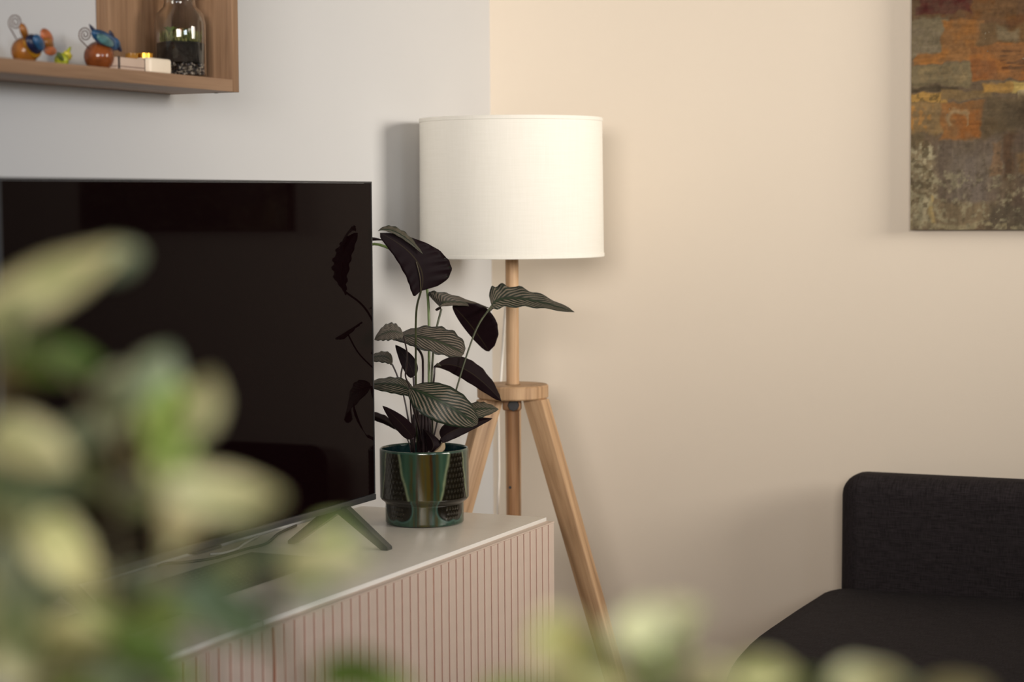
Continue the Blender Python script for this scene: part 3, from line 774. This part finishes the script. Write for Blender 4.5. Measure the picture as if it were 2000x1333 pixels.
def leaf(name, mid, Lv, Rv, parent, show, mats, peak=.42, wav=.05, nwav=6, ns=28, nt=12, thick=.0007, cup=.0, label=None, tippow=.75, seed=0, blunt=.0):
    """mid: three points base-middle-tip; Lv / Rv: half-width vectors at the widest place; show: face turned to the viewer"""
    a, b, c = [Vector(p) for p in mid]; Lv, Rv = Vector(Lv), Vector(Rv)
    b = b*2-(a+c)*.5
    rs = random.Random(seed)
    ph = rs.random()*6
    rows = []
    for i in range(ns+1):
        s = i/ns
        cc = a*(1-s)**2+b*2*s*(1-s)+c*s*s
        e = math.log(.5)/math.log(peak)
        wd = max(0, math.sin(PI*s**e))**(tippow if s**e > .5 else .62)
        wd = max(wd, .0)
        row = []
        nrm = (Rv-Lv).cross(c-a).normalized()
        for j in range(nt+1):
            t = j/nt*2-1
            hv = Rv if t > 0 else Lv
            at = abs(t)
            p = cc+hv*(at*wd)+nrm*(cup*wd*at*at)
            p += nrm*(wav*hv.length*wd*at*at*math.sin(nwav*2*PI*s+ph+(1.3 if t > 0 else 0)))
            p += (c-a)*(-.06*at*at*wd*(1 if s < .5 else .3))
            row.append(p)
        rows.append(row)
    # drop degenerate ends to single points by tiny widths
    top, bot, nor = [], [], []
    base = a.copy()
    V_ = []; Fc = []; uvs = []; mi = []
    def nm(i, j):
        i0, i1 = max(i-1, 0), min(i+1, ns); j0, j1 = max(j-1, 0), min(j+1, nt)
        n_ = (rows[i][j1]-rows[i][j0]).cross(rows[i1][j]-rows[i0][j])
        return n_.normalized() if n_.length > 1e-12 else (Rv-Lv).cross(c-a).normalized()
    W = nt+1
    for sgn in (1, -1):
        for i in range(ns+1):
            for j in range(nt+1):
                V_.append(rows[i][j]-base+nm(i, j)*(sgn*thick/2)*(0.2 if j in (0, nt) else 1))
    off = (ns+1)*W
    # which side looks at the camera?
    tot = 0
    for i in range(2, ns-1):
        for j in range(1, nt):
            tot += nm(i, j).dot(CAM-rows[i][j])*max(.001, (rows[i][j+1]-rows[i][j]).length)
    plus_sees = tot > 0
    top_is_plus = (plus_sees == (show == 'top'))
    for i in range(ns):
        for j in range(nt):
            q = [i*W+j, i*W+j+1, (i+1)*W+j+1, (i+1)*W+j]
            Fc.append(q); mi.append(0 if top_is_plus else 1)
            Fc.append([x+off for x in q][::-1]); mi.append(1 if top_is_plus else 0)
    for i in range(ns):
        for j, fl in ((0, 1), (nt, 0)):
            q = [i*W+j, (i+1)*W+j, (i+1)*W+j+off, i*W+j+off]
            Fc.append(q if fl else q[::-1]); mi.append(0)
    me = bpy.data.meshes.new(name); me.from_pydata([tuple(v) for v in V_], [], Fc)
    uvl = me.uv_layers.new(name='UVMap')
    li = np.zeros(len(me.loops), int); me.loops.foreach_get('vertex_index', li); li = li % off
    uv = np.stack([(li//W)/ns, (li % W)/nt], -1).astype(np.float32); uvl.data.foreach_set('uv', uv.ravel())
    me.polygons.foreach_set('material_index', mi); me.polygons.foreach_set('use_smooth', [True]*len(Fc))
    o = link(name, me, list(mats), parent, Matrix.Translation(base))
    if label: o['label'] = label
    return o
def vpx(dx, dy, dd, d=4.2):
    return (dx/F_PX*rt+dy/F_PX*dn)*d+fw*dd
def shifted(x, d):
    'leaves to the right of the pot lean away from the television'
    return d+.07+.20*min(1, max(0, (x-850)/150))
PLUM, GRN = 'plum leaf back turned to the viewer', 'dark green leaf with pink stripes'
def cal(m, L, R_, show, depths=(4.2, 4.2, 4.2), mats=None, **kw):
    if kw.pop('shift', True): depths = [shifted(x, d) for (x, y), d in zip(m, depths)]
    mid = [P(x, y, d) for (x, y), d in zip(m, depths)]
    kw.setdefault('label', PLUM if show == 'under' else GRN)
    return leaf('leaf', mid, vpx(*L), vpx(*R_), plant, show, mats or (M_str, M_und), **kw)
# 1 tall plum leaf
cal([(822, 569), (812, 508), (742, 455)], (-26, 20, -.01), (53, -16, .015), 'under', (4.06, 4.05, 4.03), shift=False, peak=.34, tippow=.55, wav=.06, nwav=7, cup=-.004, seed=1)
cal([(738, 452), (776, 455), (826, 497)], (-2, 5, .0), (6, -7, .012), 'top', (4.022, 4.03, 4.045), shift=False, peak=.5, seed=2, wav=.12, label='rolled over striped leaf edge')
# far leaf behind the TV edge whose end shows at 725-745
cal([(700, 500), (705, 470), (752, 470)], (0, 7, .0), (0, -6, .01), 'under', (4.30, 4.30, 4.30), seed=3)
# 2 striped leaf mid
cal([(862, 603), (882, 590), (958, 603)], (-6, 10, -.01), (-22, -24, .03), 'top', (4.22, 4.20, 4.24), peak=.26, seed=4, mats=(M_str2, M_und), wav=.04)
# 3 hanging plum leaf
cal([(884, 597), (922, 640), (955, 687)], (-9, 11, 0), (44, -24, .0), 'under', (4.24, 4.25, 4.27), peak=.5, seed=5, tippow=.5)
# 4 right striped leaf
cal([(960, 598), (1010, 583), (1122, 610)], (0, 21, -.02), (0, -29, .04), 'top', (4.16, 4.14, 4.10), peak=.25, seed=6, wav=.11, nwav=5, tippow=.6)
# 5 big striped
cal([(762, 660), (830, 660), (906, 692)], (4, 26, -.03), (28, -22, .04), 'top', (4.12, 4.11, 4.09), peak=.6, seed=7, mats=(M_str2, M_und), wav=.06, tippow=.55)
cal([(754, 658), (782, 664), (812, 677)], (0, 5, 0), (0, -5, .02), 'under', (4.135, 4.135, 4.14), seed=8)
# 6 left striped towards TV
cal([(788, 655), (762, 648), (731, 664)], (0, 17, -.03), (-6, -16, .03), 'top', (4.05, 4.03, 4.00), shift=False, peak=.45, seed=9, mats=(M_str2, M_und))
# 7 small left
cal([(766, 712), (748, 696), (708, 706)], (0, 13, -.02), (0, -10, .02), 'top', (4.22, 4.23, 4.25), peak=.45, seed=10)
# 8 narrow plum upright
cal([(808, 736), (796, 705), (772, 674)], (-13, 9, 0), (12, -8, 0), 'under', (4.19, 4.19, 4.19), peak=.42, seed=11)
# 9 plum right
cal([(849, 718), (908, 722), (979, 784)], (-11, 16, 0), (13, -18, .02), 'under', (4.20, 4.20, 4.18), peak=.55, seed=12, wav=.08, tippow=.6)
cal([(850, 722), (852, 712), (862, 716)], (-3, 3, 0), (3, -3, 0), 'top', (4.20, 4.20, 4.20), seed=13, wav=0)
# 10 left striped low
cal([(806, 770), (775, 752), (712, 752)], (-2, 18, -.01), (0, -14, .03), 'top', (4.13, 4.15, 4.18), peak=.5, seed=14, tippow=.6)
# 11 big striped centre
cal([(800, 758), (862, 785), (932, 830)], (-14, 36, -.02), (32, -20, .03), 'top', (4.05, 4.03, 4.00), peak=.47, seed=15, wav=.03, tippow=.62)
# 12 right striped low
cal([(898, 812), (930, 800), (974, 800)], (2, 18, -.02), (0, -14, .03), 'top', (4.11, 4.10, 4.08), peak=.5, seed=16)
# 13 plum low right
cal([(862, 858), (895, 838), (962, 818)], (4, 15, 0), (-6, -18, .02), 'under', (4.12, 4.10, 4.08), peak=.42, seed=17)
cal([(860, 790), (848, 805), (826, 822)], (6, 12, 0), (-8, -10, 0), 'under', (4.2, 4.2, 4.2), seed=18)
# 14 plum low left
cal([(806, 856), (784, 828), (747, 793)], (-12, 9, 0), (11, -9, 0), 'under', (4.12, 4.08, 4.04), shift=False, peak=.42, seed=19, wav=.02)
# leaf hidden behind the screen edge
cal([(772, 838), (735, 815), (690, 812)], (0, 9, 0), (0, -9, .02), 'under', (4.32, 4.34, 4.36), seed=20)
# rolled new leaf + dry bract
cal([(838, 884), (846, 866), (826, 838)], (-14, 4, .01), (13, -3, .01), 'under', (4.13, 4.13, 4.14), seed=21, wav=0)
cal([(848, 884), (860, 874), (866, 862)], (-5, 0, .005), (9, 4, .005), 'top', (4.12, 4.12, 4.12), seed=22, wav=0, mats=(plain('dry_bract', (.26, .19, .11), .7, .2), plain('dry_bract_back', (.2, .14, .08), .7, .2)), label='dry tan bract')
def pet(pix, r, mat, end=None):
    n_ = len(pix)-1
    pts = []
    for k_, (x, y, dd_) in enumerate(pix):
        q_ = shifted(x, dd_)
        if end is not None: q_ = q_*(1-k_/n_)+end*(k_/n_)
        pts.append(P(x, y, q_))
    tube('petiole', smooth_path(pts, 6), r, mat, plant, 8)
G0 = 4.24
pet([(816, 900, G0), (813, 800, 4.22), (812, 700, 4.21), (813, 610, 4.205), (822, 569, 4.20)], .0022, M_petiole, 4.06)
pet([(822, 569, 3.9885), (820, 540, 3.982), (813, 512, 3.978)], .0010, plain('plum_midrib', (.06, .045, .02), .5))
pet([(842, 900, G0), (838, 760, 4.25), (838, 640, 4.26), (834, 566, 4.27), (820, 520, 4.28), (740, 478, 4.29), (700, 490, 4.3)], .0030, plain('bright_green_petiole', (.10, .15, .04), .4, .2))
pet([(846, 900, G0), (843, 760, 4.235), (846, 690, 4.23), (852, 645, 4.225), (862, 604, 4.22)], .0024, M_petiole)
pet([(864, 900, G0), (876, 820, 4.22), (905, 715, 4.18), (932, 640, 4.165), (960, 598, 4.16)], .0020, M_petiole)
pet([(818, 900, G0), (824, 800, 4.21), (826, 720, 4.2), (822, 690, 4.16), (800, 670, 4.13), (764, 660, 4.12)], .0026, M_petdark)
pet([(806, 900, G0), (800, 840, 4.22), (790, 780, 4.22), (776, 735, 4.22), (766, 712, 4.22)], .0018, M_petdark)
pet([(812, 900, G0), (803, 810, 4.2), (800, 760, 4.17), (792, 735, 4.16), (794, 715, 4.16), (795, 690, 4.16), (788, 656, 4.15)], .0016, M_petdark, 4.05)
pet([(810, 900, G0), (803, 850, 4.22), (792, 790, 4.24), (783, 740, 4.26), (790, 700, 4.3)], .0018, M_petdark)
pet([(822, 900, G0), (816, 800, 4.2), (810, 760, 4.19), (808, 736, 4.19)], .0030, M_petdark)
pet([(840, 900, G0), (842, 820, 4.22), (846, 760, 4.21), (848, 735, 4.2), (849, 718, 4.2)], .0020, M_petdark)
pet([(822, 900, G0), (818, 850, 4.18), (814, 800, 4.14), (806, 770, 4.13)], .0026, M_petdark)
pet([(826, 900, G0), (820, 850, 4.15), (806, 790, 4.07), (800, 758, 4.05)], .0026, M_petdark)
pet([(850, 900, G0), (862, 860, 4.2), (880, 830, 4.13), (898, 812, 4.11)], .0018, M_petdark)
pet([(846, 900, G0), (852, 878, 4.18), (862, 858, 4.12)], .0026, M_petdark)
pet([(860, 895, G0), (868, 865, 4.22), (905, 845, 4.2), (912, 842, 4.19)], .0010, M_petdark)
pet([(812, 900, G0), (808, 880, 4.2), (806, 856, 4.16)], .0030, M_petdark, 4.12)
pet([(838, 900, G0), (846, 860, 4.22), (856, 815, 4.21), (860, 790, 4.2)], .0018, M_petdark)
pet([(806, 900, G0), (800, 870, 4.26), (790, 850, 4.3), (772, 838, 4.32)], .0014, M_petdark)
pet([(842, 902, G0), (840, 892, 4.18), (838, 884, 4.13)], .0030, M_petdark)
pet([(846, 902, G0), (847, 892, 4.17), (848, 884, 4.12)], .0014, M_petdark)
for x in (806, 818, 826, 834, 841):
    pet([(x, 905, G0-.01), (x-1+rng.random()*3, 862, 4.21), (x+(822-x)*.25, 810, 4.20)], .0052, M_petdark)

# ------------------------------------------------------------------ blurred variegated ivy close to the camera
KD = .86
HOME = P(560, 1900, 1.12*KD)
ST = Vector((HOME.x, HOME.y, 0))
tb = thing('plant_stand', 'round oak stand carrying the blurred variegated ivy', 'plant stand', ST)
lathe('top', [(0, .70), (.15, .70), (.155, .705), (.155, .722), (.15, .727), (0, .727)], M_oak, tb, Matrix.Translation(ST), 48)
for k in range(3):
    a = k*2*PI/3
    tube('leg', [ST+Vector((.13*math.cos(a), .13*math.sin(a), .70)), ST+Vector((.17*math.cos(a), .17*math.sin(a), 0.003))], .012, M_oak, tb, 12)
ivy = thing('potted_ivy', 'blurred variegated cream and green ivy in the near foreground', 'plant', ST+Vector((0, 0, .7275)))
M_terra = plain('clay_pot', (.42, .20, .12), .8, .1)
lathe('pot', [(0, 0), (.070, 0), (.095, .165), (.100, .165), (.102, .19), (.094, .19), (.088, .16), (.082, .12)], M_terra, ivy, Matrix.Translation(ST+Vector((0, 0, .7275))), 48)
lathe('potting_soil', [(0, .158), (.0865, .152)], M_soil, ivy, Matrix.Translation(ST+Vector((0, 0, .7275))), 32)
SOIL = ST+Vector((0, 0, .88))
def ivy_mat(name, cen, rimc, bias=.5, trans=.25):
    m = NT(name); uv = m.new('UVMap'); sp = m.new('SeparateXYZ'); m.l(uv.outputs[0], sp.inputs[0])
    at = m.math('ABSOLUTE', m.math('SUBTRACT', m.math('MULTIPLY', sp.outputs[1], 2), 1))
    n = m.noise(m.coord('Object'), 38, 3)
    f = m.math('ADD', m.math('MULTIPLY', at, .8), m.math('MULTIPLY', m.math('SUBTRACT', n, .5), 1.6))
    c = m.ramp(f, [(max(0, bias-.12), cen), (min(1, bias+.12), rimc)])
    m.base(c); m.set(rough=.5, spec=.3)
    tr = m.new('BsdfTranslucent'); m.l(c, tr.inputs[0]); ms = m.new('MixShader'); ms.inputs[0].default_value = trans
    m.l(m.b.outputs[0], ms.inputs[1]); m.l(tr.outputs[0], ms.inputs[2]); m.l(ms.outputs[0], m.n['Material Output'].inputs[0])
    return m.m
IV = dict(
    cream=ivy_mat('ivy_cream', (.36, .37, .15), (.70, .62, .33), .25),
    yellow=ivy_mat('ivy_yellow', (.54, .54, .18), (.78, .70, .34), .25),
    lime=ivy_mat('ivy_lime', (.26, .36, .07), (.52, .55, .20), .45),
    green=ivy_mat('ivy_green', (.10, .155, .025), (.20, .26, .06), .6),
    sage=ivy_mat('ivy_sage', (.21, .26, .14), (.45, .46, .28), .40),
    dark=ivy_mat('ivy_dark', (.085, .12, .055), (.19, .23, .12), .55),
    olive=ivy_mat('ivy_olive', (.17, .19, .07), (.36, .35, .16), .45),
    brown=ivy_mat('ivy_brown', (.10, .07, .025), (.19, .14, .05), .5),
    pale=ivy_mat('ivy_pale', (.78, .75, .36), (.92, .86, .52), .3))
M_stem = plain('ivy_stem', (.12, .09, .04), .7, .3)
# x, y, length, width, angle(deg, direction of tip; 0 right, 90 down), colour, depth
IVY = [
 (90, 556, 350, 112, -26, 'cream', 1.10), (225, 505, 110, 80, -10, 'sage', 1.14), (10, 640, 130, 80, 100, 'olive', 1.08),
 (110, 705, 190, 92, 5, 'green', 1.16), (40, 735, 110, 60, 20, 'brown', 1.2),
 (300, 735, 130, 110, -60, 'sage', 1.10), (250, 760, 130, 90, -20, 'sage', 1.13), (390, 790, 130, 90, -70, 'cream', 1.07), (330, 830, 170, 130, 80, 'lime', 1.09), (345, 905, 120, 100, 30, 'lime', 1.11),
 (160, 850, 110, 90, -30, 'sage', 1.15), (215, 815, 110, 80, -50, 'olive', 1.17),
 (60, 875, 190, 120, 20, 'cream', 1.06), (60, 950, 180, 90, 10, 'dark', 1.10), (170, 930, 120, 80, 50, 'olive', 1.13), (225, 900, 90, 120, 90, 'brown', 1.18), (245, 960, 110, 110, 60, 'brown', 1.2),
 (440, 965, 240, 100, 4, 'cream', 1.07), (360, 1000, 150, 110, 95, 'cream', 1.10), (350, 960, 120, 90, 10, 'sage', 1.15), (270, 985, 90, 60, 0, 'olive', 1.12), (330, 1060, 80, 60, 100, 'cream', 1.12),
 (25, 1030, 130, 110, 80, 'olive', 1.09), (130, 1085, 190, 110, 55, 'yellow', 1.06), (190, 1150, 100, 80, 60, 'cream', 1.09), (70, 1040, 90, 70, 60, 'olive', 1.14),
 (15, 1130, 160, 80, 80, 'sage', 1.08), (35, 1210, 150, 120, 70, 'olive', 1.10), (60, 1290, 160, 120, 20, 'cream', 1.12), (150, 1240, 150, 90, 0, 'yellow', 1.09),
 (215, 1235, 170, 90, 10, 'lime', 1.11), (150, 1310, 170, 100, 10, 'olive', 1.14), (250, 1330, 160, 110, 0, 'sage', 1.09), (290, 1280, 170, 110, 20, 'green', 1.07), (330, 1330, 120, 90, 20, 'lime', 1.1),
 (335, 1200, 130, 80, 10, 'lime', 1.13), (470, 1040, 100, 40, 0, 'olive', 1.18), (250, 1180, 90, 50, 10, 'olive', 1.16),
 (450, 1205, 230, 100, 35, 'dark', 1.08), (390, 1180, 140, 80, 10, 'sage', 1.12), (545, 1085, 120, 60, -5, 'dark', 1.14), (460, 1110, 150, 50, -10, 'olive', 1.2),
 (640, 1095, 190, 90, -5, 'cream', 1.06), (650, 1040, 90, 60, -30, 'lime', 1.1), (700, 1075, 90, 50, 10, 'sage', 1.12), (610, 1150, 110, 50, 10, 'sage', 1.13),
 (700, 1315, 170, 80, 0, 'green', 1.08), (760, 1345, 120, 60, 0, 'lime', 1.1), (520, 1180, 60, 40, 30, 'dark', 1.16),
 (1100, 1250, 110, 100, 15, 'yellow', 1.07), (1140, 1268, 100, 70, 10, 'lime', 1.10), (1160, 1345, 150, 60, 0, 'yellow', 1.08),
 (1252, 1222, 90, 100, -80, 'pale', 1.05), (1325, 1212, 100, 80, -20, 'cream', 1.09), (1310, 1255, 80, 70, 60, 'lime', 1.12), (1255, 1288, 100, 70, 40, 'lime', 1.1),
 (1390, 1322, 90, 60, -10, 'pale', 1.07), (1495, 1320, 110, 70, 5, 'yellow', 1.06), (1440, 1345, 80, 50, 0, 'lime', 1.1), (1570, 1345, 90, 50, 0, 'green', 1.1),
 (1695, 1335, 130, 70, 0, 'pale', 1.07), (1760, 1352, 80, 40, 0, 'sage', 1.1), (1870, 1352, 110, 50, 0, 'cream', 1.08),
 (1010, 1360, 130, 60, 0, 'lime', 1.09), (1330, 1365, 150, 60, 0, 'olive', 1.09),
]
IVY = [(x, y, l*(1.18 if x > 1000 else .98), w_*(1.18 if x > 1000 else .96), a, c, d) for x, y, l, w_, a, c, d in IVY]
rf = random.Random(31)
for k in range(30):
    x = rf.uniform(-40, 330); y = rf.uniform(1120, 1380)
    if k > 20: x = rf.uniform(-40, 70); y = rf.uniform(880, 1150)
    IVY.append((x, y, rf.uniform(90, 150), rf.uniform(60, 100), rf.uniform(-40, 90), rf.choice(['sage', 'olive', 'cream', 'lime', 'olive', 'sage']), rf.uniform(1.10, 1.17)))
def ivy_leaf(cx, cy, ln, wd, ang_, col, d, sd):
    rs = random.Random(sd)
    ln *= .98; wd *= .98; d *= KD
    a = math.radians(ang_); ux, uy = math.cos(a), math.sin(a)
    tz = rs.uniform(-.018, .018); bz = rs.uniform(-.018, .018)
    base = P(cx-ux*ln/2, cy-uy*ln/2, d+bz); tip = P(cx+ux*ln/2, cy+uy*ln/2, d+tz); mid = P(cx, cy, d)
    hv = (-uy*rt+ux*dn)*(wd/2/F_PX*d)
    L_ = -hv+fw*rs.uniform(-.010, .014); R_ = hv+fw*rs.uniform(-.010, .014)
    o = leaf('leaf', [base, mid, tip], L_, R_, ivy, 'top', (IV[col], IV[col]), peak=.4, wav=.10, nwav=2, ns=12, nt=6, seed=sd, thick=.0006, tippow=.7)
    return o, base
bases = []
for k, it in enumerate(IVY):
    o, b_ = ivy_leaf(*it, sd=100+k); bases.append(b_)
# main vines from the soil, each leaf hangs on the vine closest to it
vines = [
 [SOIL+Vector((-.02, .01, 0)), P(330, 1500, 1.14*KD), P(240, 1250, 1.16*KD), P(230, 1000, 1.16*KD), P(225, 860, 1.16*KD), P(180, 780, 1.16*KD), P(60, 660, 1.14*KD)],
 [SOIL+Vector((.01, .02, 0)), P(430, 1500, 1.12*KD), P(400, 1250, 1.14*KD), P(320, 1060, 1.13*KD), P(300, 900, 1.13*KD), P(330, 780, 1.12*KD)],
 [SOIL+Vector((-.03, -.01, 0)), P(180, 1500, 1.12*KD), P(60, 1330, 1.12*KD), P(20, 1150, 1.12*KD), P(-10, 950, 1.12*KD), P(-20, 640, 1.12*KD)],
 [SOIL+Vector((.03, 0, 0)), P(620, 1480, 1.12*KD), P(560, 1300, 1.12*KD), P(540, 1180, 1.12*KD), P(560, 1120, 1.11*KD)],
 [SOIL+Vector((.04, .01, 0)), P(800, 1500, 1.10*KD), P(1000, 1420, 1.10*KD), P(1180, 1380, 1.10*KD), P(1240, 1320, 1.09*KD), P(1270, 1270, 1.09*KD)],
 [SOIL+Vector((.04, .0, .002)), P(900, 1540, 1.10*KD), P(1200, 1440, 1.09*KD), P(1500, 1400, 1.09*KD), P(1800, 1400, 1.09*KD)]]
vp = []
for v in vines:
    path = smooth_path(v, 8); tube('vine_stem', path, lambda t: .0028*(1-.5*t), M_stem, ivy, 6); vp.append(path)
for b_ in bases:
    q = min((p for path in vp for p in path), key=lambda p: (p-b_).length)
    if (q-b_).length > .004:
        mm_ = (q+b_)/2+Vector((0, 0, -.004))
        tube('leaf_stalk', smooth_path([q, mm_, b_], 4), .0009, M_stem, ivy, 5)
